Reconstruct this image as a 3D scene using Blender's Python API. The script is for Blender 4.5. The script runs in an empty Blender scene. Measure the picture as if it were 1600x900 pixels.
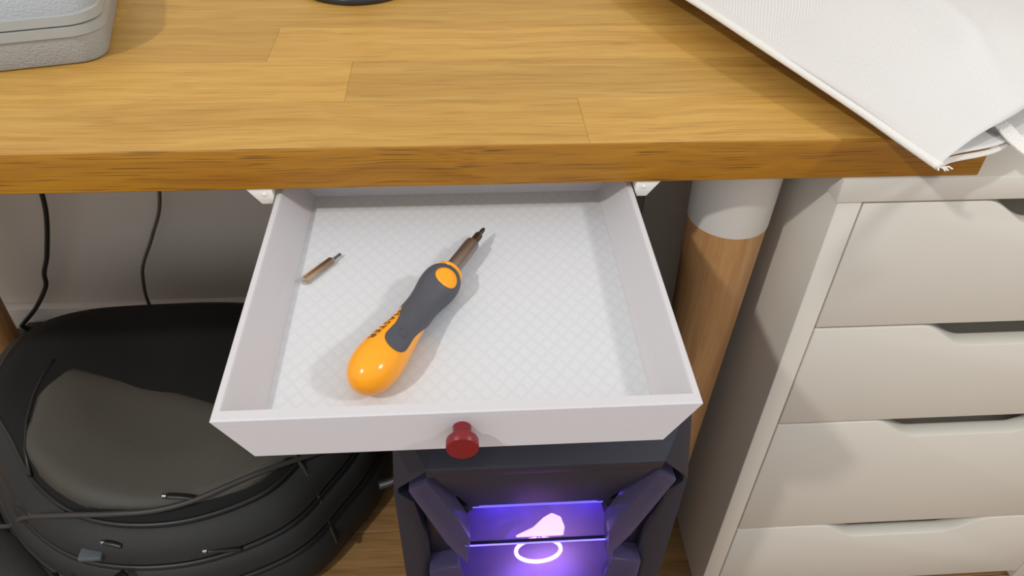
import bpy, bmesh, math, random
from mathutils import Vector, Matrix
random.seed(7)
S = bpy.context.scene
C = S.collection

# ------------------------------------------------------------------ camera
cam_data = bpy.data.cameras.new('camera'); cam = bpy.data.objects.new('camera', cam_data); C.objects.link(cam)
cam_data.sensor_width = 36.0; cam_data.sensor_fit = 'HORIZONTAL'; cam_data.lens = 1195.13 / 1600 * 36.0
cam_data.clip_start = 0.01
cam.matrix_world = Matrix(((0.9977637, 0.0284924, -0.0604628, 0.0048073),
                           (-0.0643140, 0.6555804, -0.7523816, -0.5172221),
                           (0.0182011, 0.7545876, 0.6559468, 1.0407317), (0, 0, 0, 1)))
S.camera = cam
# ------------------------------------------------------------------ world and room lamps
W = bpy.data.worlds.new('world'); S.world = W; W.use_nodes = True
W.node_tree.nodes['Background'].inputs[0].default_value = (0.93, 0.95, 1.0, 1)
W.node_tree.nodes['Background'].inputs[1].default_value = 0.74
def lamp(name, loc, power, col, radius):
    d = bpy.data.lights.new(name, 'POINT'); d.energy = power; d.color = col; d.shadow_soft_size = radius
    o = bpy.data.objects.new(name, d); C.objects.link(o); o.location = loc
lamp('ceiling_spot_light', (-1.26, -1.22, 2.40), 94, (1.0, 0.96, 0.895), 0.045)
lamp('ceiling_spot_light', (1.95, -1.02, 2.40), 90, (1.0, 0.96, 0.895), 0.13)
S.view_settings.view_transform = 'Standard'; S.view_settings.look = 'None'
S.view_settings.gamma = 1.0; S.view_settings.use_curve_mapping = False
S.view_settings.exposure = 0.0

# ------------------------------------------------------------------ materials
def srgb(r, g, b):
    f = lambda c: (c / 255 / 12.92) if c / 255 <= 0.04045 else ((c / 255 + 0.055) / 1.055) ** 2.4
    return (f(r), f(g), f(b), 1)
def new_mat(name):
    m = bpy.data.materials.new(name); m.use_nodes = True
    n = m.node_tree; return m, n, n.nodes['Principled BSDF']
def nd(n, t, **kw):
    x = n.nodes.new(t)
    for k, v in kw.items(): setattr(x, k, v)
    return x
def plain(name, col, rough=0.5, metal=0.0, noise=0.06, nscale=60, bump=0.0, bscale=200, spec=None, stretch=None, sss=0):
    m, n, b = new_mat(name)
    tc = nd(n, 'ShaderNodeTexCoord'); mp = nd(n, 'ShaderNodeMapping'); n.links.new(tc.outputs['Object'], mp.inputs[0])
    if stretch: mp.inputs['Scale'].default_value = stretch
    ns = nd(n, 'ShaderNodeTexNoise'); ns.inputs['Scale'].default_value = nscale; ns.inputs['Detail'].default_value = 3
    n.links.new(mp.outputs[0], ns.inputs['Vector'])
    mx = nd(n, 'ShaderNodeMix', data_type='RGBA')
    mx.inputs[6].default_value = tuple(c * (1 - noise) for c in col[:3]) + (1,)
    mx.inputs[7].default_value = tuple(min(1, c * (1 + noise)) for c in col[:3]) + (1,)
    n.links.new(ns.outputs[0], mx.inputs[0]); n.links.new(mx.outputs[2], b.inputs['Base Color'])
    b.inputs['Roughness'].default_value = rough; b.inputs['Metallic'].default_value = metal
    if spec is not None: b.inputs['Specular IOR Level'].default_value = spec
    if sss:
        b.inputs['Subsurface Weight'].default_value = sss; b.inputs['Subsurface Radius'].default_value = (0.004, 0.004, 0.004); b.inputs['Subsurface Scale'].default_value = 1
    if bump:
        n2 = nd(n, 'ShaderNodeTexNoise'); n2.inputs['Scale'].default_value = bscale; n2.inputs['Detail'].default_value = 2
        n.links.new(mp.outputs[0], n2.inputs['Vector'])
        bp = nd(n, 'ShaderNodeBump'); bp.inputs['Strength'].default_value = bump; bp.inputs['Distance'].default_value = 0.001
        n.links.new(n2.outputs[0], bp.inputs['Height']); n.links.new(bp.outputs[0], b.inputs['Normal'])
    return m
def wood(name, light, dark, pore, grain=(1.2, 26, 26), pores=True, rough=0.42, axis='X', usecol=True, porefac=0.55):
    m, n, b = new_mat(name); L = n.links
    tc = nd(n, 'ShaderNodeTexCoord'); oi = nd(n, 'ShaderNodeObjectInfo')
    ad = nd(n, 'ShaderNodeVectorMath', operation='MULTIPLY_ADD')
    cb = nd(n, 'ShaderNodeCombineXYZ')
    for i in range(3): L.new(oi.outputs['Random'], cb.inputs[i])
    ad.inputs[1].default_value = (7.3, 3.1, 5.7); L.new(cb.outputs[0], ad.inputs[0]); L.new(tc.outputs['Object'], ad.inputs[2])
    # slow waviness of the grain direction
    wv = nd(n, 'ShaderNodeTexNoise'); wv.inputs['Scale'].default_value = 5; L.new(ad.outputs[0], wv.inputs['Vector'])
    ws = nd(n, 'ShaderNodeVectorMath', operation='MULTIPLY_ADD'); ws.inputs[1].default_value = (0, 0.035, 0.035) if axis == 'X' else (0.03, 0.03, 0)
    L.new(wv.outputs['Color'], ws.inputs[0]); L.new(ad.outputs[0], ws.inputs[2])
    mp = nd(n, 'ShaderNodeMapping'); mp.inputs['Scale'].default_value = grain; L.new(ws.outputs[0], mp.inputs[0])
    g = nd(n, 'ShaderNodeTexNoise'); g.inputs['Scale'].default_value = 3.0; g.inputs['Detail'].default_value = 6; g.inputs['Roughness'].default_value = 0.65
    L.new(mp.outputs[0], g.inputs['Vector'])
    r = nd(n, 'ShaderNodeValToRGB'); r.color_ramp.elements[0].position = 0.33; r.color_ramp.elements[1].position = 0.68
    r.color_ramp.elements[0].color = dark; r.color_ramp.elements[1].color = light; L.new(g.outputs[0], r.inputs[0])
    col = r.outputs[0]
    if pores:
        mp2 = nd(n, 'ShaderNodeMapping'); mp2.inputs['Scale'].default_value = tuple(c * s for c, s in zip(grain, (4.5, 13, 13))) if axis == 'X' else tuple(c * s for c, s in zip(grain, (14, 14, 2.6)))
        w2 = nd(n, 'ShaderNodeVectorMath', operation='MULTIPLY_ADD'); w2.inputs[1].default_value = (0, 0.007, 0.007) if axis == 'X' else (0.004, 0.004, 0)
        L.new(wv.outputs['Color'], w2.inputs[0]); L.new(ad.outputs[0], w2.inputs[2]); L.new(w2.outputs[0], mp2.inputs[0])
        mp2.inputs['Rotation'].default_value = (0, 0.03, 0.03) if axis == 'X' else (0, 0, 0)
        p = nd(n, 'ShaderNodeTexNoise'); p.inputs['Scale'].default_value = 3.0; p.inputs['Detail'].default_value = 0.6; L.new(mp2.outputs[0], p.inputs['Vector'])
        pr = nd(n, 'ShaderNodeValToRGB'); pr.color_ramp.elements[0].position = 0.30; pr.color_ramp.elements[1].position = 0.40
        pr.color_ramp.elements[0].color = (porefac,) * 3 + (1,); pr.color_ramp.elements[1].color = (0, 0, 0, 1); L.new(p.outputs[0], pr.inputs[0])
        mx = nd(n, 'ShaderNodeMix', data_type='RGBA'); L.new(pr.outputs[0], mx.inputs[0]); L.new(col, mx.inputs[6]); mx.inputs[7].default_value = pore
        col = mx.outputs[2]
        bp = nd(n, 'ShaderNodeBump'); bp.inputs['Strength'].default_value = 0.25; bp.inputs['Distance'].default_value = 0.0006; bp.invert = True
        L.new(pr.outputs[0], bp.inputs['Height']); L.new(bp.outputs[0], b.inputs['Normal'])
    if usecol:
        m2 = nd(n, 'ShaderNodeMix', data_type='RGBA', blend_type='MULTIPLY'); m2.inputs[0].default_value = 1
        L.new(col, m2.inputs[6]); L.new(oi.outputs['Color'], m2.inputs[7]); col = m2.outputs[2]
    L.new(col, b.inputs['Base Color']); b.inputs['Roughness'].default_value = rough
    return m
M = {}
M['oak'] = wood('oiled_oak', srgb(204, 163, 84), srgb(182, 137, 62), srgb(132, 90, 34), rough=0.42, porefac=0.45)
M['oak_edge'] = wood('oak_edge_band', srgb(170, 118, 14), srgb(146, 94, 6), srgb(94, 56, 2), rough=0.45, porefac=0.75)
M['bamboo'] = wood('bamboo', srgb(204, 160, 108), srgb(180, 132, 82), srgb(130, 90, 50), grain=(30, 30, 1.0), axis='Z', rough=0.5, usecol=False, porefac=0.25)
M['laminate'] = wood('laminate', srgb(176, 138, 88), srgb(138, 100, 58), srgb(110, 78, 44), grain=(1.0, 18, 18), rough=0.4, porefac=0.4)
M['wall'] = plain('painted_wall', srgb(205, 196, 182), 0.8, noise=0.02, nscale=8, bump=0.1, bscale=300)
M['skirting'] = plain('skirting_paint', srgb(215, 208, 196), 0.5, noise=0.02)
M['lacquer'] = plain('white_lacquer', srgb(216, 213, 203), 0.38, noise=0.012, nscale=20)
M['cap'] = plain('white_plastic_cap', srgb(218, 214, 206), 0.5, noise=0.01)
M['print'] = plain('white_print', srgb(206, 204, 208), 0.42, noise=0.01, nscale=30, bump=0.12, bscale=1.0, stretch=(1, 1, 900), sss=0.15)
M['bracket'] = plain('bracket_print', srgb(236, 236, 232), 0.4, noise=0.01, bump=0.12, bscale=1.0, stretch=(1, 1, 900))
M['red'] = plain('red_print', srgb(122, 18, 28), 0.28, noise=0.12, nscale=40, bump=0.5, bscale=1.0, stretch=(60, 1500, 60))
M['orange'] = plain('orange_plastic', srgb(250, 164, 24), 0.18, noise=0.02)
M['rubber'] = plain('grey_rubber', srgb(74, 76, 84), 0.55, noise=0.08, nscale=120, bump=0.05, bscale=600)
M['lettering'] = plain('black_lettering', srgb(46, 36, 22), 0.5, noise=0.02)
M['satin_steel'] = plain('satin_steel', srgb(158, 146, 140), 0.36, 1.0, noise=0.05)
M['dark_steel'] = plain('dark_steel', srgb(112, 104, 92), 0.34, 1.0, noise=0.08)
M['bit_steel'] = plain('bit_steel', srgb(214, 198, 176), 0.26, 1.0, noise=0.08, nscale=200)
M['case_rough'] = plain('case_grain', srgb(160, 165, 168), 0.45, noise=0.03, bump=1.0, bscale=400, stretch=(1, 1, 1.5))
M['case_smooth'] = plain('case_smooth', srgb(160, 163, 160), 0.45, noise=0.02)
M['black_metal'] = plain('black_enamel', srgb(40, 40, 40), 0.25, noise=0.04)
M['mirror_metal'] = plain('polished_metal', srgb(190, 186, 178), 0.15, 1.0, noise=0.02)
M['cable'] = plain('black_cable', srgb(34, 32, 28), 0.45, noise=0.05)
M['cable_grey'] = plain('grey_cable', srgb(92, 84, 74), 0.5, noise=0.05)
M['cable_dark'] = plain('charcoal_cable', srgb(62, 60, 58), 0.5, noise=0.05)
M['nylon'] = plain('black_nylon', srgb(38, 38, 37), 0.62, noise=0.18, nscale=14, bump=0.35, bscale=500)
M['nylon_lit'] = plain('nylon_lit_tone', srgb(74, 72, 64), 0.6, noise=0.14, nscale=10, bump=0.35, bscale=600)  # bag nylon made lighter where the lamp reaches it
M['nylon_shaded'] = plain('nylon_shaded_tone', srgb(30, 30, 30), 0.75, noise=0.15, nscale=10, bump=0.3, bscale=500, spec=0.2)  # bag nylon made darker, desk shade put into the colour
M['piping'] = plain('black_piping', srgb(26, 26, 26), 0.4, noise=0.1)
M['zip'] = plain('zip_metal', srgb(150, 148, 142), 0.3, 1.0, noise=0.05)
M['buckle'] = plain('buckle_plastic', srgb(84, 94, 98), 0.4, noise=0.05)
M['pc'] = plain('pc_plastic', srgb(33, 35, 48), 0.55, noise=0.06, nscale=200, bump=0.08, bscale=900)
M['pc_dark'] = plain('pc_black', srgb(34, 34, 42), 0.4, noise=0.05)
M['fan'] = plain('fan_plastic', srgb(86, 76, 112), 0.35, noise=0.03)
M['tape'] = plain('white_tape', srgb(240, 238, 232), 0.8, noise=0.04, nscale=300, bump=0.9, bscale=500)
M['binding'] = plain('white_binding', srgb(230, 228, 222), 0.8, noise=0.03, nscale=300, bump=0.5, bscale=700)

def floor_print():   # bottom skin of the print: fine diamond lines
    m, n, b = new_mat('print_floor'); L = n.links
    tc = nd(n, 'ShaderNodeTexCoord'); hs = []
    for a in (math.radians(38), math.radians(-38)):
        mp = nd(n, 'ShaderNodeMapping'); mp.inputs['Rotation'].default_value = (0, 0, a); L.new(tc.outputs['Object'], mp.inputs[0])
        w = nd(n, 'ShaderNodeTexWave', wave_type='BANDS', bands_direction='X'); w.inputs['Scale'].default_value = 36; w.inputs['Distortion'].default_value = 0.5
        L.new(mp.outputs[0], w.inputs['Vector']); hs.append(w.outputs[1])
    mi = nd(n, 'ShaderNodeMath', operation='MINIMUM'); L.new(hs[0], mi.inputs[0]); L.new(hs[1], mi.inputs[1])
    bp = nd(n, 'ShaderNodeBump'); bp.inputs['Strength'].default_value = 0.07; bp.inputs['Distance'].default_value = 0.0008
    L.new(mi.outputs[0], bp.inputs['Height']); L.new(bp.outputs[0], b.inputs['Normal'])
    r = nd(n, 'ShaderNodeValToRGB'); r.color_ramp.elements[0].color = srgb(206, 209, 214); r.color_ramp.elements[1].color = srgb(211, 214, 218)
    r.color_ramp.elements[1].position = 0.35; L.new(mi.outputs[0], r.inputs[0]); L.new(r.outputs[0], b.inputs['Base Color'])
    b.inputs['Roughness'].default_value = 0.45
    return m
M['print_floor'] = floor_print()
def net():   # open net cloth: regular small holes
    m, n, b = new_mat('white_net'); L = n.links
    uv = nd(n, 'ShaderNodeUVMap'); vo = nd(n, 'ShaderNodeTexVoronoi', feature='F1', voronoi_dimensions='2D'); vo.inputs['Scale'].default_value = 1.0; vo.inputs['Randomness'].default_value = 0.0
    mp = nd(n, 'ShaderNodeMapping'); mp.inputs['Scale'].default_value = (370, 370, 1); mp.inputs['Rotation'].default_value = (0, 0, 0.5); L.new(uv.outputs[0], mp.inputs[0]); L.new(mp.outputs[0], vo.inputs['Vector'])
    r = nd(n, 'ShaderNodeValToRGB'); r.color_ramp.elements[0].position = 0.24; r.color_ramp.elements[1].position = 0.36
    r.color_ramp.elements[0].color = (0.80,) * 3 + (1,); r.color_ramp.elements[1].color = (1, 1, 1, 1); L.new(vo.outputs['Distance'], r.inputs[0])
    L.new(r.outputs[0], b.inputs['Alpha'])
    b.inputs['Base Color'].default_value = srgb(222, 220, 217); b.inputs['Roughness'].default_value = 0.75
    bp = nd(n, 'ShaderNodeBump'); bp.inputs['Strength'].default_value = 0.3; bp.inputs['Distance'].default_value = 0.0006
    L.new(vo.outputs['Distance'], bp.inputs['Height']); L.new(bp.outputs[0], b.inputs['Normal'])
    return m
M['net'] = net()
def emis(name, col, s):
    m, n, b = new_mat(name); b.inputs['Base Color'].default_value = col; b.inputs['Emission Color'].default_value = col; b.inputs['Emission Strength'].default_value = s
    return m
M['led_ring'] = emis('led_ring', (1.0, 0.60, 0.95, 1), 11)
M['led_bar'] = emis('led_bar', (1.0, 0.60, 0.92, 1), 8)
M['led_blue'] = emis('led_blue', (0.10, 0.08, 1.0, 1), 1.6)
M['bezel_glow'] = emis('bezel_glow', (0.12, 0.09, 1.0, 1), 4)
def acrylic(name, tint, gloss, trans):
    m, n, b = new_mat(name); L = n.links
    t0 = nd(n, 'ShaderNodeBsdfTransparent'); t0.inputs[0].default_value = tint
    tr = nd(n, 'ShaderNodeBsdfTranslucent'); tr.inputs[0].default_value = (.75, .7, .9, 1)
    t = nd(n, 'ShaderNodeMixShader'); t.inputs[0].default_value = trans; L.new(t0.outputs[0], t.inputs[1]); L.new(tr.outputs[0], t.inputs[2])
    g = nd(n, 'ShaderNodeBsdfPrincipled'); g.inputs['Base Color'].default_value = srgb(70, 66, 92); g.inputs['Roughness'].default_value = 0.25
    ns = nd(n, 'ShaderNodeTexNoise'); ns.inputs['Scale'].default_value = 30; mr = nd(n, 'ShaderNodeMapRange'); mr.inputs[3].default_value = gloss - 0.04; mr.inputs[4].default_value = gloss + 0.04
    L.new(ns.outputs[0], mr.inputs[0]); mx = nd(n, 'ShaderNodeMixShader'); L.new(mr.outputs[0], mx.inputs[0]); L.new(t.outputs[0], mx.inputs[1]); L.new(g.outputs[0], mx.inputs[2])
    L.new(mx.outputs[0], n.nodes['Material Output'].inputs['Surface'])
    return m
M['acrylic'] = acrylic('smoked_acrylic', (0.72, 0.62, 0.92, 1), 0.14, 0.30)
M['horn'] = acrylic('smoked_horn', (0.5, 0.45, 0.75, 1), 0.60, 0.5)

# ------------------------------------------------------------------ mesh helpers (vertices are given in world metres)
ORG = {}
def tag(o, label=None, cat=None, group=None, kind=None):
    for k, v in (('label', label), ('category', cat), ('group', group), ('kind', kind)):
        if v: o[k] = v
    return o
def empty(name, loc, label, cat, group=None):
    o = bpy.data.objects.new(name, None); C.objects.link(o); o.location = loc; o.empty_display_size = 0.02
    ORG[o.name] = Vector(loc); return tag(o, label, cat, group)
def build(name, verts, faces, mat, parent=None, origin=None, smooth=False, bevel=0, segs=2, uv=None):
    if parent is not None: og = ORG[parent.name]
    elif origin is not None: og = Vector(origin)
    else: og = Vector((0, 0, 0))
    me = bpy.data.meshes.new(name)
    me.from_pydata([tuple(Vector(v) - og) for v in verts], [], faces)
    bm = bmesh.new(); bm.from_mesh(me)
    if uv is None: bmesh.ops.recalc_face_normals(bm, faces=bm.faces)
    if bevel:
        ed = [e for e in bm.edges if len(e.link_faces) == 2 and e.calc_face_angle(0) > 0.35]
        bmesh.ops.bevel(bm, geom=ed, offset=bevel, segments=segs, profile=0.5, affect='EDGES', clamp_overlap=True)
    if uv is not None:
        bm.verts.ensure_lookup_table(); lay = bm.loops.layers.uv.new('UVMap')
        for f in bm.faces:
            for l in f.loops: l[lay].uv = uv[l.vert.index]
    bm.to_mesh(me); bm.free()
    if smooth:
        for p_ in me.polygons: p_.use_smooth = True
        if bevel or smooth == 'auto':
            try: me.set_sharp_from_angle(angle=math.radians(40))
            except Exception: pass
    me.materials.append(M[mat])
    o = bpy.data.objects.new(name, me); C.objects.link(o)
    if parent is not None:
        o.parent = parent; ORG[o.name] = og
    else:
        o.location = og; ORG[o.name] = og
    return o
BF = [(0, 3, 2, 1), (4, 5, 6, 7), (0, 1, 5, 4), (1, 2, 6, 5), (2, 3, 7, 6), (3, 0, 4, 7)]
def boxv(x0, x1, y0, y1, z0, z1):
    return [(x0, y0, z0), (x1, y0, z0), (x1, y1, z0), (x0, y1, z0), (x0, y0, z1), (x1, y0, z1), (x1, y1, z1), (x0, y1, z1)]
def box(name, b, mat, parent=None, origin=None, bevel=0.0, segs=2):
    return build(name, boxv(*b), BF, mat, parent, origin, smooth='auto' if bevel else False, bevel=bevel, segs=segs)
def prism(name, poly, f0, f1, mat, parent=None, origin=None, bevel=0, smooth='auto'):
    """poly: list of 2-D points; f0(p), f1(p): the two end copies in world space"""
    n = len(poly); v = [f0(p_) for p_ in poly] + [f1(p_) for p_ in poly]
    fc = [tuple(range(n)), tuple(range(2 * n - 1, n - 1, -1))] + [(i, (i + 1) % n, n + (i + 1) % n, n + i) for i in range(n)]
    return build(name, v, fc, mat, parent, origin, smooth=smooth, bevel=bevel)
def frame_of(a):
    a = Vector(a).normalized(); h = Vector((0, 0, 1)) if abs(a.z) < 0.9 else Vector((1, 0, 0))
    x = h.cross(a).normalized(); return x, a.cross(x)
def lathe(name, base, axis, prof, mat, parent=None, origin=None, seg=40, sharp='auto'):
    """prof: (distance along axis, radius); closed with end fans"""
    base = Vector(base); a = Vector(axis).normalized(); x, y = frame_of(a); v = []; f = []
    for s, r in prof:
        for k in range(seg):
            t = 2 * math.pi * k / seg; v.append(base + a * s + (x * math.cos(t) + y * math.sin(t)) * max(r, 1e-5))
    for i in range(len(prof) - 1):
        for k in range(seg): f.append((i * seg + k, i * seg + (k + 1) % seg, (i + 1) * seg + (k + 1) % seg, (i + 1) * seg + k))
    f.append(tuple(range(seg))); f.append(tuple(range((len(prof) - 1) * seg, len(prof) * seg)))
    return build(name, v, f, mat, parent, origin, smooth=sharp)
def catmull(pts, n=8, closed=False):
    P = [Vector(p_) for p_ in pts]; out = []; m = len(P)
    for i in range(m if closed else m - 1):
        g = lambda k: P[k % m] if closed else P[min(max(k, 0), m - 1)]
        a, b, c, d = g(i - 1), g(i), g(i + 1), g(i + 2)
        for j in range(n):
            t = j / n
            out.append(0.5 * (2 * b + (c - a) * t + (2 * a - 5 * b + 4 * c - d) * t * t + (3 * b - a - 3 * c + d) * t ** 3))
    if not closed: out.append(P[-1])
    return out
def tube(name, pts, r, mat, parent=None, origin=None, seg=10, closed=False, flat=1.0):
    v = []; f = []; m = len(pts); up = None
    for i, p_ in enumerate(pts):
        a = (pts[(i + 1) % m] - pts[i - 1]) if closed else (pts[min(i + 1, m - 1)] - pts[max(i - 1, 0)])
        a.normalize()
        if closed and abs(a.y) < 1e-6 and abs(a.z) > 0: x = Vector((0, 1, 0)); y = a.cross(x)
        elif up is None or closed: x, y = frame_of(a)
        else: x = (up - a * up.dot(a)).normalized(); y = a.cross(x)
        up = x; rr = r[i] if isinstance(r, (list, tuple)) else r
        for k in range(seg):
            t = 2 * math.pi * k / seg; v.append(p_ + x * math.cos(t) * rr + y * math.sin(t) * rr * flat)
    for i in range(m if closed else m - 1):
        for k in range(seg):
            j = (i + 1) % m; f.append((i * seg + k, i * seg + (k + 1) % seg, j * seg + (k + 1) % seg, j * seg + k))
    if not closed: f.append(tuple(range(seg))); f.append(tuple(range((m - 1) * seg, m * seg)))
    return build(name, v, f, mat, parent, origin, smooth=True)

# ------------------------------------------------------------------ the room
fl = box('floor', (-2.6, 2.4, -2.2, 0.60, -0.06, -0.008), 'laminate', origin=(0, 0, -0.06)); tag(fl, 'wood laminate floor under the desk', 'floor', kind='structure')
pw, pl = 0.118, 1.28; pmesh = None
for r in range(7):
    y0 = -0.23 + r * pw
    for k in range(3):
        x0 = -1.55 + k * pl - (r * 0.47 % 1.0)
        if x0 > 1.3: continue
        if pmesh is None:
            o = box('floor_plank', (0.0006, pl - 0.0006, 0.0005, pw - 0.0005, -0.008, 0), 'laminate', parent=fl, bevel=0.0006, segs=1); pmesh = o.data
            for vv in pmesh.vertices: vv.co += ORG['floor']
        else:
            o = bpy.data.objects.new('floor_plank', pmesh); C.objects.link(o); o.parent = fl
        o.location = Vector((x0, y0, 0)) - Vector((0, 0, -0.06)); k_ = random.uniform(0.86, 1.08); o.color = (k_, k_, k_, 1)
tag(box('wall_back', (-2.6, 2.4, 0.58, 0.70, -0.06, 2.6), 'wall', origin=(0, 0.58, 0)), 'pale painted wall behind the desk', 'wall', kind='structure')
tag(box('baseboard_back', (-2.6, 2.4, 0.562, 0.5805, 0.0, 0.082), 'skirting', origin=(0, 0.57, 0), bevel=0.003), 'pale skirting board along the wall under the desk', 'baseboard', kind='structure')

# ------------------------------------------------------------------ desk
desk = empty('desk', (0, 0.28, 0), 'solid oak desk with butcher-block top on pale conical wooden legs', 'desk')
RP = 0.0768
rows = [([-1.02, -0.52, 0.1045, 0.4337], [.98, .97, 1.04]), ([-1.02, -0.60, -0.092, 0.4337], [.95, 1.07, .90]),
        ([-1.02, -0.170, 0.4337], [.92, 1.05]), ([-1.02, -0.33, 0.27, 0.4337], [1.0, .95, .93]),
        ([-1.02, -0.62, 0.02, 0.4337], [.96, 1.04, .94]), ([-1.02, -0.25, 0.4337], [1.02, .93]), ([-1.02, -0.5, 0.2, 0.4337], [.95, 1.0, 1.04])]
for r, (xs, tone) in enumerate(rows):
    y0, y1 = r * RP, (r + 1) * RP
    for k in range(len(xs) - 1):
        o = box('stave', (xs[k] + 0.00008, xs[k + 1] - 0.00008, y0 + (0.00008 if r else 0.0012), y1 - 0.00008, 0.7, 0.736), 'oak', desk, bevel=0.00015, segs=1)
        o.color = (tone[k], tone[k] * random.uniform(.975, 1.0), tone[k] * random.uniform(.93, 1.0), 1)
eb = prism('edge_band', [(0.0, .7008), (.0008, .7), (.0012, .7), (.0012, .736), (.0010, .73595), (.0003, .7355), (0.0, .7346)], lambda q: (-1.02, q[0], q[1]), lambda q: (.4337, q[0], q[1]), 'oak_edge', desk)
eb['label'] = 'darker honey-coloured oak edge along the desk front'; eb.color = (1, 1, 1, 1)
def desk_leg(x, y):
    g = lathe('leg', (x, y, 0), (0, 0, 1), [(0, .021), (.002, .0225), (.30, .0300), (.50, .0355), (.606, .0386)], 'bamboo', desk, seg=48)
    lathe('leg_cap', (x, y, .606), (0, 0, 1), [(0, .0385), (.0006, .0392), (.05, .0404), (.0939, .0412)], 'cap', g, seg=48)['label'] = 'white leg cap'
desk_leg(0.2632, 0.08); desk_leg(-0.805, 0.49); desk_leg(-0.805, 0.08)

# ------------------------------------------------------------------ drawer unit on the right
XL, XR_, YF, YB = 0.3185, 0.812, -0.001, 0.575
unit = empty('drawer_unit', (0.565, 0.28, 0), 'white lacquered drawer unit standing under the right end of the desk', 'drawer unit')
box('top_panel', (XL, XR_, YF - 0.0015, YB, 0.6765, 0.6998), 'lacquer', unit, bevel=0.0012)
for a, b in ((XL + 0.0022, XL + 0.0242), (XR_ - 0.0242, XR_ - 0.0022)): box('side_panel', (a, b, YF, YB, 0.0, 0.6762), 'lacquer', unit, bevel=0.0012)
box('back_panel', (XL + 0.025, XR_ - 0.025, YB - 0.006, YB, 0.02, 0.676), 'lacquer', unit)
box('plinth', (XL + 0.025, XR_ - 0.025, YF + 0.03, YF + 0.045, 0.0, 0.02), 'lacquer', unit)
def drawer_front(ztop, zbot):
    xl, xr = XL + 0.0258, XR_ - 0.0258; xc = 0.568; d = 0.0290; z1 = ztop - 0.0012; pts = []
    def ss(t): return t * t * (3 - 2 * t)
    prof = [(xl, 0)]
    a0, a1 = xc - 0.116, xc - 0.056
    for k in range(13): prof.append((a0 + (a1 - a0) * k / 12, ss(k / 12)))
    for k in range(13): prof.append((xc + 0.056 + 0.060 * k / 12, 1 - ss(k / 12)))
    prof.append((xr, 0))
    poly = [(xl, zbot + 0.0012)] + [(x, z1 - d * s) for x, s in prof] + [(xr, zbot + 0.0012)]
    dr = prism('drawer', poly, lambda q: (q[0], YF, q[1]), lambda q: (q[0], YF + 0.018, q[1]), 'lacquer', unit, bevel=0.0011)
    box('drawer_box', (xl + 0.012, xr - 0.012, YF + 0.022, YB - 0.04, zbot + 0.02, ztop - 0.045), 'lacquer', dr)
for zt, zb in ((0.6755, 0.5270), (0.5262, 0.3802), (0.3795, 0.1695), (0.1688, 0.021)): drawer_front(zt, zb)

# ------------------------------------------------------------------ printed drawer under the desk top
tray = empty('sliding_drawer', (0, -0.10, 0.6580), 'shallow white printed drawer pulled out from under the desk', 'drawer')
ZR, Y0, Y1 = 0.692, -0.2263, 0.0520
def rect(hw, ya, yb, z): return [(-hw, ya, z), (hw, ya, z), (hw, yb, z), (-hw, yb, z)]
rings = [rect(.1250, Y0, Y1 + .002, .6582), rect(.1443, Y0, Y1 + .002, .6914), rect(.1437, Y0 + .0006, Y1 + .0014, .6920),
         rect(.1403, Y0 + .0075, Y1 - .004, .6920), rect(.1396, Y0 + .0082, Y1 - .0047, .6912), rect(.1295, Y0 + .0085, Y1 - .005, .6690), rect(.1268, Y0 + .0088, Y1 - .0052, .6645), rect(.1238, Y0 + .009, Y1 - .0055, .6612)]
v = [q for r in rings for q in r]; f = [(3, 2, 1, 0)]
for i in range(len(rings) - 1): f += [(4 * i + k, 4 * i + (k + 1) % 4, 4 * i + 4 + (k + 1) % 4, 4 * i + 4 + k) for k in range(4)]
n = 4 * (len(rings) - 1); f.append((n, n + 1, n + 2, n + 3))
build('tray_body', v, f, 'print', tray)
box('tray_floor', (-.1236, .1236, Y0 + .0092, Y1 - .0057, .6609, .66125), 'print_floor', tray)['label'] = 'drawer bottom with a fine diamond pattern'
kn = lathe('knob', (0.0003, Y0 + 0.001, 0.6780), (0, -1, 0), [(0, .0056), (.0018, .0055), (.0085, .0053), (.0098, .0058), (.0104, .0092), (.0112, .0097), (.0163, .0097), (.0170, .0092)], 'red', tray, seg=48)
kn['label'] = 'round dark red knob on a short stem'
for s, lb in ((-1, 'white rail bracket screwed under the desk top along the left side of the printed drawer'), (1, 'white rail bracket screwed under the desk top along the right side of the printed drawer')):
    poly = [(.1462, .6999), (.1665, .6999), (.1560, .6853), (.1478, .6853), (.1458, .6905)]
    br = empty('drawer_rail', (s * .155, .11, .6999), lb, 'bracket')
    prism('rail_body', poly, lambda q: (s * q[0], .0015, q[1]), lambda q: (s * q[0], .24, q[1]), 'bracket', br, bevel=.0004)
    lathe('screw_recess', (s * .1525, .0018, .6945), (0, -1, 0), [(0, .0017), (.0008, .0017), (.0012, .0010)], 'bracket', br, seg=16)

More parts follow.
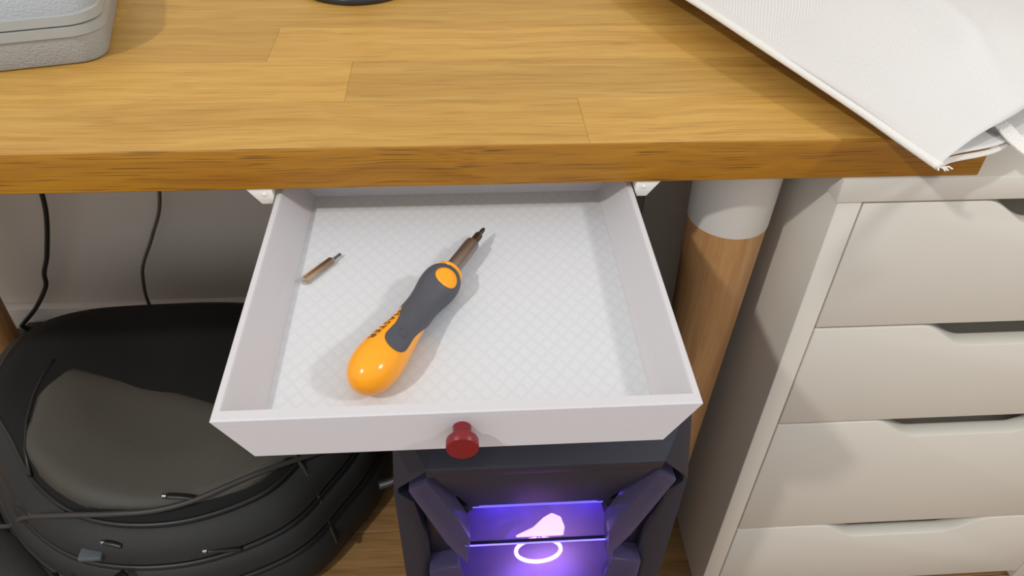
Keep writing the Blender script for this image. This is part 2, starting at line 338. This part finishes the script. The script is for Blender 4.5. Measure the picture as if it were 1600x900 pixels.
# ------------------------------------------------------------------ screwdriver
L_ = 0.1925; ZA = 0.6613
tip = Vector((0.0213, -0.0212, ZA + .0118)); butt = tip + Vector((-.447, -.894, 0)) * L_; butt.z = ZA + .0172
ax = (tip - butt).normalized(); rt = Vector((0, 0, 1)).cross(ax).normalized() * -1   # to the right seen from behind
upv = rt.cross(ax).normalized()
roll = math.radians(34)
e1 = upv * math.cos(roll) + rt * math.sin(roll); e2 = rt * math.cos(roll) - upv * math.sin(roll)
sd = empty('screwdriver', tuple((tip + butt) / 2 - Vector((0, 0, .0155))), 'orange and dark grey screwdriver lying across the white printed drawer', 'screwdriver')
HP = [(0, .0001), (.0012, .0050), (.0035, .0088), (.0075, .0124), (.013, .0151), (.020, .0166), (.028, .0169), (.038, .0159), (.050, .0141), (.062, .0125), (.072, .0116), (.080, .0111), (.088, .0112), (.096, .0121), (.104, .0134), (.110, .0140), (.116, .0139), (.121, .0129), (.1250, .0106), (.1258, .0100)]
def hr(s):
    for (a, ra), (b, rb) in zip(HP, HP[1:]):
        if s <= b:
            i = HP.index((a, ra)); p0 = HP[max(i - 1, 0)]; p3 = HP[min(i + 2, len(HP) - 1)]
            t = (s - a) / (b - a)
            m0 = (rb - p0[1]) / max(b - p0[0], 1e-6) * (b - a); m1 = (p3[1] - ra) / max(p3[0] - a, 1e-6) * (b - a)
            return (2 * t**3 - 3 * t * t + 1) * ra + (t**3 - 2 * t * t + t) * m0 + (-2 * t**3 + 3 * t * t) * rb + (t**3 - t * t) * m1
    return HP[-1][1]
def hp(s, th, off=0):   # point on the handle, th = 0 faces the viewer side
    r = hr(s) + off; return butt + ax * s + (e1 * math.cos(th) + e2 * math.sin(th)) * r
seg = 72; ss_ = [0.1258 * (k / 70) ** 1.25 if k < 30 else 0.1258 * ((30 / 70) ** 1.25 + (1 - (30 / 70) ** 1.25) * (k - 30) / 40) for k in range(71)]
v = [hp(s, 2 * math.pi * k / seg, -.0002) for s in ss_ for k in range(seg)]
f = [(i * seg + k, i * seg + (k + 1) % seg, (i + 1) * seg + (k + 1) % seg, (i + 1) * seg + k) for i in range(70) for k in range(seg)] + [tuple(range(seg)), tuple(range(70 * seg, 71 * seg))]
hd = build('handle', v, f, 'orange', sd, smooth=True); hd['label'] = 'glossy orange plastic handle'
# rubber sleeve: full ring round the neck, one tongue on each face
S0, S1, S2 = 0.0290, 0.0770, 0.1249
def halfw(s):
    if s >= S1: return math.pi / 2
    t = (s - S0) / (S1 - S0)
    body = 0.56 + 0.10 * t + (math.pi / 2 - 0.66) * max(0, (t - 0.42) / 0.58) ** 1.8
    rnd = math.sqrt(max(0, 1 - (1 - min(1, t / 0.22)) ** 2))
    return body * rnd
nu, nv = 96, 28
for side in (0, math.pi):
    v = []; f = []
    sl = [S0 + (S2 - S0) * (k / nu) ** 1.35 for k in range(nu + 1)]
    for s in sl:
        w = halfw(s)
        for j in range(nv + 1):
            q = j / nv * 2 - 1
            edge = 0.00015 if (s < S1 and abs(q) > .999) or s < S0 + 1e-6 else .0005
            v.append(hp(s, side + q * w, edge))
    f = [(i * (nv + 1) + j, i * (nv + 1) + j + 1, (i + 1) * (nv + 1) + j + 1, (i + 1) * (nv + 1) + j) for i in range(nu) for j in range(nv)]
    g = build('rubber_grip', v, f, 'rubber', sd, smooth=True); g['label'] = 'dark grey rubber grip'
# round orange button on the grip head
bc = 0.1105
v = []; f = []; nr = 7
for i in range(nr + 1):
    for k in range(40):
        rr = .0083 * min(1, i / (nr - 1)); t = 2 * math.pi * k / 40
        s = bc + rr * math.cos(t) * .95; r0 = hr(s); off = .0010 if i < nr else -.0002
        v.append(hp(s, rr * math.sin(t) / .0135 * 1.04, off))
f = [(i * 40 + k, i * 40 + (k + 1) % 40, (i + 1) * 40 + (k + 1) % 40, (i + 1) * 40 + k) for i in range(nr) for k in range(40)]
build('button', v, f, 'orange', sd, smooth=True)['label'] = 'round orange button'
o = lathe('collar', butt + ax * .1250, ax, [(0, .0104), (.0006, .0110), (.0034, .0108), (.0042, .0098), (.0044, .0062)], 'orange', sd, seg=48); o['label'] = 'orange collar ring'
lathe('shaft', butt + ax * .1285, ax, [(0, .0060), (.038, .0059), (.0408, .0055), (.0416, .0046), (.0417, .0036)], 'satin_steel', sd, seg=40)['label'] = 'satin steel bit holder'
b_ = lathe('bit', butt + ax * .170, ax, [(0, .0037), (.0095, .0037), (.0125, .0028), (.0140, .0019)], 'dark_steel', sd, seg=6)
x_, y_ = frame_of(ax)
lathe('bit_tip', butt + ax * .1835, ax, [(0, .0017), (.004, .0019), (.0062, .0017), (.0092, .0003)], 'dark_steel', b_, seg=12)
# printed word on the left cheek of the handle
tcu = bpy.data.curves.new('lettering', 'FONT'); tcu.body = 'MASTER'; tcu.size = 1.0; tcu.space_character = 1.12
tob = bpy.data.objects.new('lettering_source', tcu); C.objects.link(tob)
dg = bpy.context.evaluated_depsgraph_get(); tm = tob.evaluated_get(dg).to_mesh()
bm = bmesh.new(); bm.from_mesh(tm); bmesh.ops.triangulate(bm, faces=bm.faces)
bmesh.ops.subdivide_edges(bm, edges=bm.edges, cuts=2, use_grid_fill=True)
xs = [q.co.x for q in bm.verts]; xm, xM = min(xs), max(xs); v = []
for q in bm.verts:
    t = (q.co.x - xm) / (xM - xm); s = 0.0655 - t * 0.0360
    v.append(hp(s, -math.radians(58) + (q.co.y - 0.36) * 0.44, .0002))
f = [tuple(w.index for w in fc.verts) for fc in bm.faces]; bm.free()
bpy.data.objects.remove(tob); bpy.data.curves.remove(tcu)
build('printed_word', v, f, 'lettering', sd)['label'] = 'dark printed word along the handle'
# raised round emblem on the tongue
for k in range(3):
    pts = [hp(.0455 + .0032 * math.cos(t), .0032 * math.sin(t) / .0158, .0006) for t in [2.094 * k + 1.6 * j / 9 for j in range(10)]]
    tube('emblem_arc', pts, .00032, 'rubber', sd, seg=6)

# ------------------------------------------------------------------ loose bit
b0 = Vector((-.1168, -.0716, ZA + .0030)); b1 = Vector((-.0974, -.0456, ZA + .0030)); ba = (b1 - b0).normalized(); bl = (b1 - b0).length
sb = empty('screwdriver_bit', tuple((b0 + b1) / 2 - Vector((0, 0, .003))), 'small loose steel bit lying near the left wall of the white drawer', 'screwdriver bit')
lathe('bit_shank', b0, ba, [(0, .0022), (.0012, .0034), (bl - .0022, .0034), (bl, .0018)], 'bit_steel', sb, seg=6)
lathe('blade', b0, ba, [(bl - .0005, .0012), (bl + .0040, .0010), (bl + .0078, .0013), (bl + .0086, .0006)], 'dark_steel', sb, seg=10)
x_, y_ = frame_of(ba); cdir = (Vector((.35, -.55, .76)) - ba * Vector((.35, -.55, .76)).dot(ba)).normalized()
lathe('stamped_mark', b0 + ba * bl * .66 + cdir * .0029, cdir, [(0, .0011), (.0002, .0011), (.0003, .0004)], 'dark_steel', sb, seg=14)

# ------------------------------------------------------------------ moulded tool case, top left
cu = Vector((-.9695, -.2449, 0)); cv = Vector((-.2449, .9695, 0)); co = Vector((-.3045, .1552, .736))
case = empty('tool_case', tuple(co + cu * .15 + cv * .11), 'grey moulded plastic tool case with pebbled shell on the desk', 'tool case')
def rrect(inset, rad, seg=10, Lx=.32, Ly=.23):
    pts = []; x0, x1, y0, y1 = inset, Lx - inset, inset, Ly - inset
    for cx_, cy_, a0 in ((x1 - rad, y1 - rad, 0), (x0 + rad, y1 - rad, 90), (x0 + rad, y0 + rad, 180), (x1 - rad, y0 + rad, 270)):
        for k in range(seg + 1):
            a = math.radians(a0 + 90 * k / seg); pts.append((cx_ + rad * math.cos(a), cy_ + rad * math.sin(a)))
    return pts
def shell(name, lev, mat, parent):
    R_ = [[co + cu * a + cv * b + Vector((0, 0, z)) for a, b in rrect(i, r)] for i, r, z in lev]; m = len(R_[0])
    v = [q for r in R_ for q in r]
    f = [(i * m + k, i * m + (k + 1) % m, (i + 1) * m + (k + 1) % m, (i + 1) * m + k) for i in range(len(R_) - 1) for k in range(m)] + [tuple(range(m)), tuple(range((len(R_) - 1) * m, len(R_) * m))]
    return build(name, v, f, mat, parent, smooth='auto')
shell('lower_shell', [(.010, .022, .0), (.0062, .024, .0012), (.0045, .026, .004), (.0022, .028, .0262)], 'case_rough', case)
shell('lower_rim', [(.0014, .028, .0262), (0, .029, .0272), (0, .029, .0350), (.0010, .028, .0356)], 'case_smooth', case)
shell('seam', [(.0035, .026, .0350), (.0035, .026, .0368)], 'case_smooth', case)
shell('upper_rim', [(.0010, .028, .0366), (0, .029, .0374), (.0004, .029, .0452), (.0018, .028, .0462)], 'case_smooth', case)
shell('lid', [(.0026, .028, .0462), (.0050, .026, .0590), (.0085, .024, .0645), (.015, .020, .0668)], 'case_rough', case)

# ------------------------------------------------------------------ round black stand at the back of the desk
st = empty('round_stand', (-.104, .349, .736), 'black round stand foot at the top edge of the picture, left of centre', 'stand')
lathe('foot', (-.104, .349, .736), (0, 0, 1), [(0, .0600), (.0012, .0622), (.0045, .0628), (.0075, .0612), (.0090, .0580), (.0088, .0540)], 'black_metal', st, seg=72)
lathe('foot_plate', (-.104, .349, .736), (0, 0, 1), [(.0070, .0545), (.0084, .0542), (.0092, .050), (.0105, .012)], 'mirror_metal', st, seg=60)
lathe('post', (-.104, .349, .745), (0, 0, 1), [(0, .010), (.003, .0075), (.16, .0065), (.162, .0045)], 'black_metal', st, seg=24)

# ------------------------------------------------------------------ white net bag hanging over the desk corner
nb = empty('net_bag', (.40, .08, .7365), 'white net laundry bag spread over the right corner of the desk', 'bag')
E = catmull([(.3520, -.0600, .7470), (.3352, -.0241, .7510), (.3197, .0093, .7550), (.2947, .0616, .7600), (.2728, .1078, .7640), (.2340, .2044, .7680), (.200, .30, .766), (.165, .42, .76)], 6)
F = catmull([(.3520, -.0600, .7470), (.3605, -.0535, .7478), (.3975, -.0290, .7570), (.4397, -.0020, .7620), (.48, .025, .764), (.56, .07, .764), (.68, .14, .760)], 6)
G = catmull([(.3520, -.0600, .7460), (.3700, -.0430, .7415), (.4101, -.0290, .7395), (.4434, -.0111, .7395), (.50, .02, .7395), (.58, .07, .7395), (.68, .14, .7395)], 6)
def cloth(name, Fc, bulge, low, mat):
    nu_, nv_ = len(E), len(Fc); v = []; uv = []
    for i, e in enumerate(E):
        for j, q in enumerate(Fc):
            P_ = e + q - E[0]; a = i / (nu_ - 1); b = j / (nv_ - 1)
            if low: k = max(0, min(1, (b - .14) / .35)) * max(0, 1 - max(0, .08 - a) * 6) if b < .5 else 1; P_.z = e.z * (1 - k) + .7392 * k if j else e.z - .001
            else:
                P_.z = e.z + (q.z - E[0].z) * (1 - .6 * a) + bulge * math.sin(math.pi * min(1, a * 1.15)) * math.sin(math.pi * min(1, b * 1.05)) - .012 * math.exp(-((b - .18) / .10) ** 2) * math.sin(math.pi * a) + .004 * math.sin(9 * b + 4 * a) + .013 * math.exp(-((b - .50 - .25 * a) / .09) ** 2) * min(1, a * 4)
            v.append(P_); uv.append((a * .52, b * .39))
    f = [(i * nv_ + j, i * nv_ + j + 1, (i + 1) * nv_ + j + 1, (i + 1) * nv_ + j) for i in range(nu_ - 1) for j in range(nv_ - 1)]
    o = build(name, v, f, mat, nb, smooth=True, uv=uv)
    md = o.modifiers.new('thickness', 'SOLIDIFY'); md.thickness = .0007; md.offset = 0
    return o
cloth('upper_layer', F, .022, False, 'net')
cloth('lower_layer', G, 0, True, 'net')
tube('edge_binding', [q + Vector((0, 0, .0006)) for q in E], .0046, 'binding', nb, seg=12, flat=.62)['label'] = 'stitched white edge binding'
hem = [q + Vector((0, 0, .0012)) for q in G[3:]]
v = []; f = []
for q in hem: v += [q + Vector((-.0005, -.0035, .0006)), q + Vector((.0008, .0025, .0006)), q + Vector((.0008, .0025, -.0006)), q + Vector((-.0005, -.0035, -.0006))]
f = [(4 * i + k, 4 * i + (k + 1) % 4, 4 * i + 4 + (k + 1) % 4, 4 * i + 4 + k) for i in range(len(hem) - 1) for k in range(4)] + [(0, 1, 2, 3), tuple(range(len(v) - 4, len(v)))]
build('hem', v, f, 'binding', nb)
for k in (0, 2, 3, 5):   # frayed threads at the corner
    a = -2.2 + .35 * k; p0 = E[0] + Vector((.001 * (k - 3), -.001, .0005)); tube('frayed_thread', [p0, p0 + Vector((.0025 * math.cos(a) + .001, .0025 * math.sin(a), .0012)), p0 + Vector((.0042 * math.cos(a) + .002, .0040 * math.sin(a) - .001, .000))], .0007, 'binding', nb, seg=6)
tp = catmull([(.4335, .012, .7435), (.4345, .000, .7450), (.4330, -.018, .7450), (.4335, -.036, .7450), (.4400, -.055, .7430), (.460, -.075, .738), (.50, -.085, .725)], 6)
v = []; f = []
for q in tp: v += [q + Vector((-.007, -.003, 0)), q + Vector((.008, .004, 0)), q + Vector((.008, .004, .0014)), q + Vector((-.007, -.003, .0014))]
f = [(4 * i + k, 4 * i + (k + 1) % 4, 4 * i + 4 + (k + 1) % 4, 4 * i + 4 + k) for i in range(len(tp) - 1) for k in range(4)] + [(0, 1, 2, 3), tuple(range(len(v) - 4, len(v)))]
build('closing_tape', v, f, 'tape', nb, smooth='auto')

# ------------------------------------------------------------------ computer tower under the drawer
pc = empty('computer_tower', (.0635, .10, 0), 'black computer tower with faceted front and glowing violet light', 'computer')
X0 = .0635
def mir(pts, s): return [(X0 + s * a, b, c) for a, b, c in pts]
box('case_body', (X0 - .118, X0 + .118, -.055, .36, .018, .566), 'pc', pc, bevel=.003)
for sx in (-1, 1):
    for yy in (-.03, .33): lathe('foot', (X0 + sx * .095, yy, 0), (0, 0, 1), [(0, .014), (.018, .017)], 'pc_dark', pc, seg=20)
# bezel: top slope, centre slope, corner facets and side flanks
def facet(name, pts, depth, mat, parent=pc, bevel=.0008):
    n_ = len(pts); P_ = [Vector(q) for q in pts]; B_ = [q + Vector(depth) for q in P_]
    f = [tuple(range(n_)), tuple(range(2 * n_ - 1, n_ - 1, -1))] + [(i, (i + 1) % n_, n_ + (i + 1) % n_, n_ + i) for i in range(n_)]
    return build(name, P_ + B_, f, mat, parent, smooth='auto' if bevel else False, bevel=bevel)
A, Cc, O_, Wb = (.1185, -.128, .580), (.0927, -.165, .5496), (.1222, -.150, .504), (.0615, -.135, .4545)
m_ = lambda q, s: (X0 + s * q[0], q[1], q[2])
facet('top_bezel', [m_(A, -1), m_(Cc, -1), m_(Cc, 1), m_(A, 1), (X0 + .118, -.055, .580), (X0 - .118, -.055, .580)], (0, .004, -.014), 'pc')
facet('centre_bezel', [m_(Cc, -1), m_(Wb, -1), m_(Wb, 1), m_(Cc, 1)], (0, .03, .004), 'pc')
for s in (-1, 1):
    facet('corner_bezel', [m_(A, s), m_(Cc, s), m_(O_, s)], (-s * .012, .02, 0), 'pc')
    fk = [(.1222, -.150, .504), (.1060, -.152, .490), (.0985, -.138, .40), (.0985, -.138, .10), (.1222, -.140, .03)]
    facet('side_flank', mir(fk, s), (0, .085, 0), 'pc')
    facet('flank_fill', mir([(.1222, -.150, .504), (.119, -.128, .578), (.119, -.06, .578), (.1222, -.06, .03), (.1222, -.140, .03)], s), (-s * .004, 0, 0), 'pc')
    hn = [(-.1096, -.158, .5141), (-.0935, -.160, .5286), (-.0690, -.160, .4700), (-.0605, -.158, .4391), (-.0640, -.156, .3930), (-.0822, -.156, .4297)]
    facet('horn', mir([(-a, b, c) for a, b, c in hn], s), (0, .024, -.004), 'horn', bevel=.002)['label'] = 'smoked translucent arm on the tower front'
    lo = [(.1000, -.150, .372), (.0720, -.152, .384), (.0660, -.150, .345), (.0900, -.146, .20), (.0985, -.146, .20)]
    facet('lower_arm', mir(lo, s), (0, .02, 0), 'horn', bevel=.0015)
    facet('slot_wall', mir([(.0740, -.132, .470), (.1000, -.130, .500), (.1000, -.130, .06), (.0740, -.130, .06)], s), (0, .06, 0), 'pc_dark', bevel=0)
box('lower_bezel', (X0 - .0985, X0 + .0985, -.137, -.06, .022, .10), 'pc', pc, bevel=.002)
box('window_sill', (X0 - .0735, X0 + .0735, -.120, -.056, .462, .470), 'pc_dark', pc)
pl_ = [(-.066, .452), (-.0735, .435), (-.0735, .398), (-.066, .390), (-.066, .384), (.066, .384), (.066, .390), (.0735, .398), (.0735, .435), (.066, .452), (.060, .452), (.066, .434), (.066, .402), (.060, .396), (-.060, .396), (-.066, .402), (-.066, .434), (-.060, .452)]
box('acrylic_front', (X0 - .0735, X0 + .0735, -.142, -.1395, .102, .404), 'acrylic', pc, bevel=.0008)['label'] = 'clear violet lit front pane'
facet('acrylic_slope', [(X0 - .068, -.1405, .405), (X0 + .068, -.1405, .405), (X0 + .060, -.120, .430), (X0 - .060, -.120, .430)], (0, .002, .0012), 'acrylic', bevel=.0004)
box('lit_strip', (X0 - .058, X0 + .058, -.1335, -.1315, .4490, .4535), 'led_blue', pc)
facet('trim_bar', [(X0 - .0735, -.1445, .4042), (X0 + .0735, -.1445, .4042), (X0 + .0735, -.1445, .4054), (X0 - .0735, -.1445, .4054)], (0, .005, 0), 'pc_dark', bevel=.0004)
for s in (-1, 1): facet('window_gusset', mir([(.0735, -.134, .4545), (.0500, -.134, .4545), (.0735, -.130, .428)], s), (0, .010, 0), 'pc_dark', bevel=.0004)
facet('window_lintel', [(X0 - .052, -.128, .4440), (X0 + .052, -.128, .4440), (X0 + .052, -.128, .4465), (X0 - .052, -.128, .4465)], (0, .006, 0), 'pc_dark', bevel=.0004)
# fan behind the pane
fan = box('fan_frame', (X0 - .0735, X0 + .0735, -.066, -.058, .25, .46), 'fan', pc, bevel=.002)
for k in range(9):
    a = 2 * math.pi * k / 9; c0 = Vector((X0 + .004, -.070, .340)); u1 = Vector((math.cos(a), 0, math.sin(a))); u2 = Vector((-math.sin(a), 0, math.cos(a)))
    bl_ = [c0 + u1 * .022 - u2 * .008, c0 + u1 * .060 - u2 * .004, c0 + u1 * .058 + u2 * .022, c0 + u1 * .022 + u2 * .008]
    bl_ = [q + Vector((0, -.006 if i in (0, 1) else .002, 0)) for i, q in enumerate(bl_)]
    facet('fan_blade', bl_, (0, .0016, 0), 'fan', parent=fan, bevel=0)
rc = Vector((X0 + .0065, -.1145, .3400))
tube('light_ring', [rc + Vector((math.cos(t) * .0225, 0, math.sin(t) * .0215)) for t in [2 * math.pi * k / 48 for k in range(48)]], .0020, 'led_ring', pc, seg=10, closed=True)['label'] = 'glowing white and pink light ring'
facet('light_bar', [(X0 - .017, -.1150, .3660), (X0 + .030, -.1150, .3660), (X0 + .031, -.1130, .376), (X0 + .027, -.110, .388), (X0 + .018, -.108, .392), (X0 + .010, -.109, .386), (X0 + .000, -.113, .376)], (0, .003, 0), 'led_bar', bevel=.001)['label'] = 'blown-out pink light above the ring'
for i, (lx, lz, e_) in enumerate(((-.035, .425, .055), (.05, .425, .055), (.006, .345, .15), (.0, .24, .10))):
    d = bpy.data.lights.new('tower_led_light', 'POINT'); d.energy = e_ * 0.85; d.color = (.11, .05, 1.0); d.shadow_soft_size = .008
    o = bpy.data.objects.new('tower_led_light', d); C.objects.link(o); o.parent = pc; o.location = Vector((X0 + lx, -.10, lz)) - ORG[pc.name]

box('bezel_glow_strip', (X0 - .066, X0 + .066, -.1452, -.1440, .4056, .4064), 'bezel_glow', pc)['label'] = 'thin blue glowing strip added to light the bezel'  # added emitter on the trim bar, throws a blue wash on the bezel
# ------------------------------------------------------------------ backpack lying on the floor, left
bp_ = empty('backpack', (-.40, .23, 0), 'black nylon backpack lying on the floor beneath the desk', 'backpack')
plan = [(-.65, .472), (-.45, .480), (-.28, .470), (-.165, .43), (-.112, .31), (-.125, .195), (-.168, .115), (-.232, .040), (-.36, -.005), (-.50, .005), (-.61, .070), (-.690, .165), (-.768, .275), (-.760, .41)]
PL = catmull([(a, b, 0) for a, b in plan], 7, closed=True); bc_ = Vector((-.41, .25, 0))
PROF = [(1.0, .0), (.9995, .05), (.955, .088), (.90, .130), (.84, .160), (.775, .188), (.70, .204), (.45, .213), (.0, .217)]
def tilt(y): return 0.84 + .24 * max(0, min(1.1, y / .45))
def ring(sc, z, dome=0):
    out = []
    for q in PL:
        w = bc_ + (q - bc_) * sc
        out.append(Vector((w.x, w.y, z * tilt(w.y) + dome * .005 * math.sin(w.x * 23 + w.y * 11))))
    return out
def bag_sc(x, y):
    d = Vector((x, y, 0)) - bc_; a = math.atan2(d.y, d.x); best = None; m = len(PL)
    for k in range(m):
        p0, p1 = PL[k] - bc_, PL[(k + 1) % m] - bc_
        den = d.x * (p1.y - p0.y) - d.y * (p1.x - p0.x)
        if abs(den) < 1e-12: continue
        t = (p0.x * (p1.y - p0.y) - p0.y * (p1.x - p0.x)) / den; u = (p0.x * d.y - p0.y * d.x) / -den if den else 0
        if t > 0:
            w = d * t - p0; e = p1 - p0; l = w.dot(e) / e.length_squared
            if -1e-6 <= l <= 1 + 1e-6: best = 1 / t
    return best if best else 0
def bag_z(x, y):   # height of the bag's shell over a floor point
    sc = bag_sc(x, y)
    for (s0, z0), (s1, z1) in zip(PROF, PROF[1:]):
        if s0 >= sc >= s1 and s0 > s1: return (z0 + (z1 - z0) * (s0 - sc) / (s0 - s1)) * tilt(y)
    return .05
def loft(name, lev, mat, parent=bp_, captop=False):
    R_ = [ring(*l) for l in lev]; m = len(PL); v = [q for r in R_ for q in r]
    f = [(i * m + k, i * m + (k + 1) % m, (i + 1) * m + (k + 1) % m, (i + 1) * m + k) for i in range(len(R_) - 1) for k in range(m)] + [tuple(range(m))]
    if captop:
        v.append(sum(R_[-1], Vector()) / m); c = len(v) - 1; b = (len(R_) - 1) * m
        f += [(b + k, b + (k + 1) % m, c) for k in range(m)]
    else: f.append(tuple(range((len(R_) - 1) * m, len(R_) * m)))
    return build(name, v, f, mat, parent, smooth='auto')
loft('back_compartment', [(.93, .0), (.985, .012), (1.0, .030), (.997, .052), (.975, .074), (.945, .084)], 'nylon')
loft('main_compartment', [(.935, .084), (.955, .094), (.945, .112), (.920, .124), (.885, .130)], 'nylon')
loft('front_compartment', [(.875, .130), (.895, .140), (.880, .154), (.850, .166), (.80, .176), (.765, .180)], 'nylon')
loft('front_panel', [(.750, .180), (.765, .188), (.740, .198, .3), (.66, .206, 1), (.48, .212, 1), (.24, .216, 1)], 'nylon_shaded', captop=True)
for sc, z in ((.950, .0845), (.892, .131), (.768, .1835)): tube('zip_seam', ring(sc, z), .0046, 'piping', bp_, seg=8, closed=True)
# lighter patch on the bag top: its lit area, put into the colour
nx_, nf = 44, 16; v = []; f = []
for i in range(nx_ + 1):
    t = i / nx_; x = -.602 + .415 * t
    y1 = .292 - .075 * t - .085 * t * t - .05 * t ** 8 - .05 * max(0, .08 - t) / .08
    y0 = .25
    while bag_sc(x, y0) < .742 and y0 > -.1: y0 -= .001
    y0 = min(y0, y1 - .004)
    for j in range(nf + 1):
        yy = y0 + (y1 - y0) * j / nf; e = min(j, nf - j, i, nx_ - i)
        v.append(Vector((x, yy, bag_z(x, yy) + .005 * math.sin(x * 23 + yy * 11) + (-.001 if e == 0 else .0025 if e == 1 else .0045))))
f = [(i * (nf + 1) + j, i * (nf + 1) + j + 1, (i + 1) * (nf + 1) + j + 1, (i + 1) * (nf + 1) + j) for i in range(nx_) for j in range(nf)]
fo = build('lit_patch', v, f, 'nylon_lit', bp_, smooth=True); md = fo.modifiers.new('thickness', 'SOLIDIFY'); md.thickness = .004; md.offset = -1
fo['label'] = 'lighter charcoal patch for the lit part of the backpack'
tube('panel_seam', [Vector((x, y, bag_z(x, y) + .003)) for x, y in ((-.600, .30), (-.606, .27), (-.608, .24), (-.604, .20), (-.595, .16), (-.580, .125))], .003, 'piping', bp_, seg=8)
tube('carry_handle', catmull([(-.135, .30, .105), (-.100, .27, .115), (-.086, .21, .112), (-.098, .155, .100), (-.130, .145, .090)], 7), .008, 'piping', bp_, seg=10, flat=.5)
for px, py, dx, dy in ((-.392, .076, .030, -.002), (-.345, .030, .034, .004), (-.605, .112, .02, -.012), (-.470, .040, .02, -.003)):
    pz = bag_z(px, py) + .006
    lathe('zip_slider', (px, py, pz), (dx, dy, 0), [(0, .002), (.001, .0035), (.006, .0035), (.007, .002)], 'zip', bp_, seg=10)
    tube('zip_pull', catmull([(px + dx * t, py + dy * t * (1 + .25 * t), bag_z(px + dx * t, py + dy * t * (1 + .25 * t)) + .007) for t in (.2, .5, .8, 1.1, 1.4)], 5), [.0035, .004] + [.0048] * 18 + [.003], 'piping', bp_, seg=8, flat=.5)
tube('shoulder_strap', catmull([(-.735, .175, .012), (-.685, .120, .046), (-.632, .078, .062), (-.588, .035, .060), (-.550, -.005, .045), (-.50, -.045, .014)], 7), .026, 'nylon', bp_, seg=14, flat=.45)
zb = bag_z(-.482, .034) + .004
bk = box('strap_buckle', (-.498, -.468, .022, .044, zb, zb + .008), 'buckle', bp_, bevel=.003); bk['label'] = 'bluish grey strap buckle'
tube('strap_loop', catmull([(-.53, .012, zb - .01), (-.505, -.012, zb - .002), (-.462, -.014, zb - .002), (-.438, .010, zb - .008)], 6), .007, 'piping', bp_, seg=8, flat=.5)

# ------------------------------------------------------------------ cables and power strip
def cable(name, pts, r, mat, label): 
    q = catmull(pts, 10); o = tube(name, q, r, mat, origin=tuple(q[-1]), seg=10); tag(o, label, 'cable'); return o
cable('power_cable', [(-.655, .548, .70), (-.660, .548, .45), (-.668, .548, .325), (-.700, .548, .225), (-.722, .548, .178), (-.730, .546, .148), (-.760, .540, .105), (-.790, .532, .075), (-.797, .536, .064), (-.784, .538, .055)], .0040, 'cable', 'black cable hanging down the wall nearest the left table leg')
cable('power_cable', [(-.452, .552, .70), (-.470, .552, .45), (-.487, .550, .325), (-.520, .550, .25), (-.553, .550, .188), (-.563, .548, .150), (-.567, .546, .110), (-.560, .54, .06), (-.55, .53, .006)], .0030, 'cable_grey', 'thin grey cable running down the wall behind the backpack')
cable('power_cable', [(x, y, bag_z(x, y) + .0075) for x, y in ((-.16, .19), (-.20, .155), (-.262, .112), (-.305, .090), (-.352, .070), (-.400, .060), (-.455, .060), (-.52, .070), (-.59, .092), (-.65, .12))] + [(-.72, .13, .06), (-.77, .13, .006), (-.80, .12, .004)], .0038, 'cable_dark', 'dark cable lying across the top of the backpack')
ps = empty('power_strip', (-.85, .538, 0), 'black power strip on the floor by the skirting board behind the table leg', 'power strip')
box('strip_body', (-1.05, -.735, .517, .560, .0, .038), 'cable', ps, bevel=.006)
for k in range(5): lathe('socket', (-1.0 + .06 * k, .5385, .038), (0, 0, 1), [(0, .019), (.0012, .0185), (.0013, .015), (.0004, .0145)], 'cable_dark', ps, seg=24)
box('plug', (-.80, -.765, .522, .556, .0385, .058), 'cable', ps, bevel=.005)
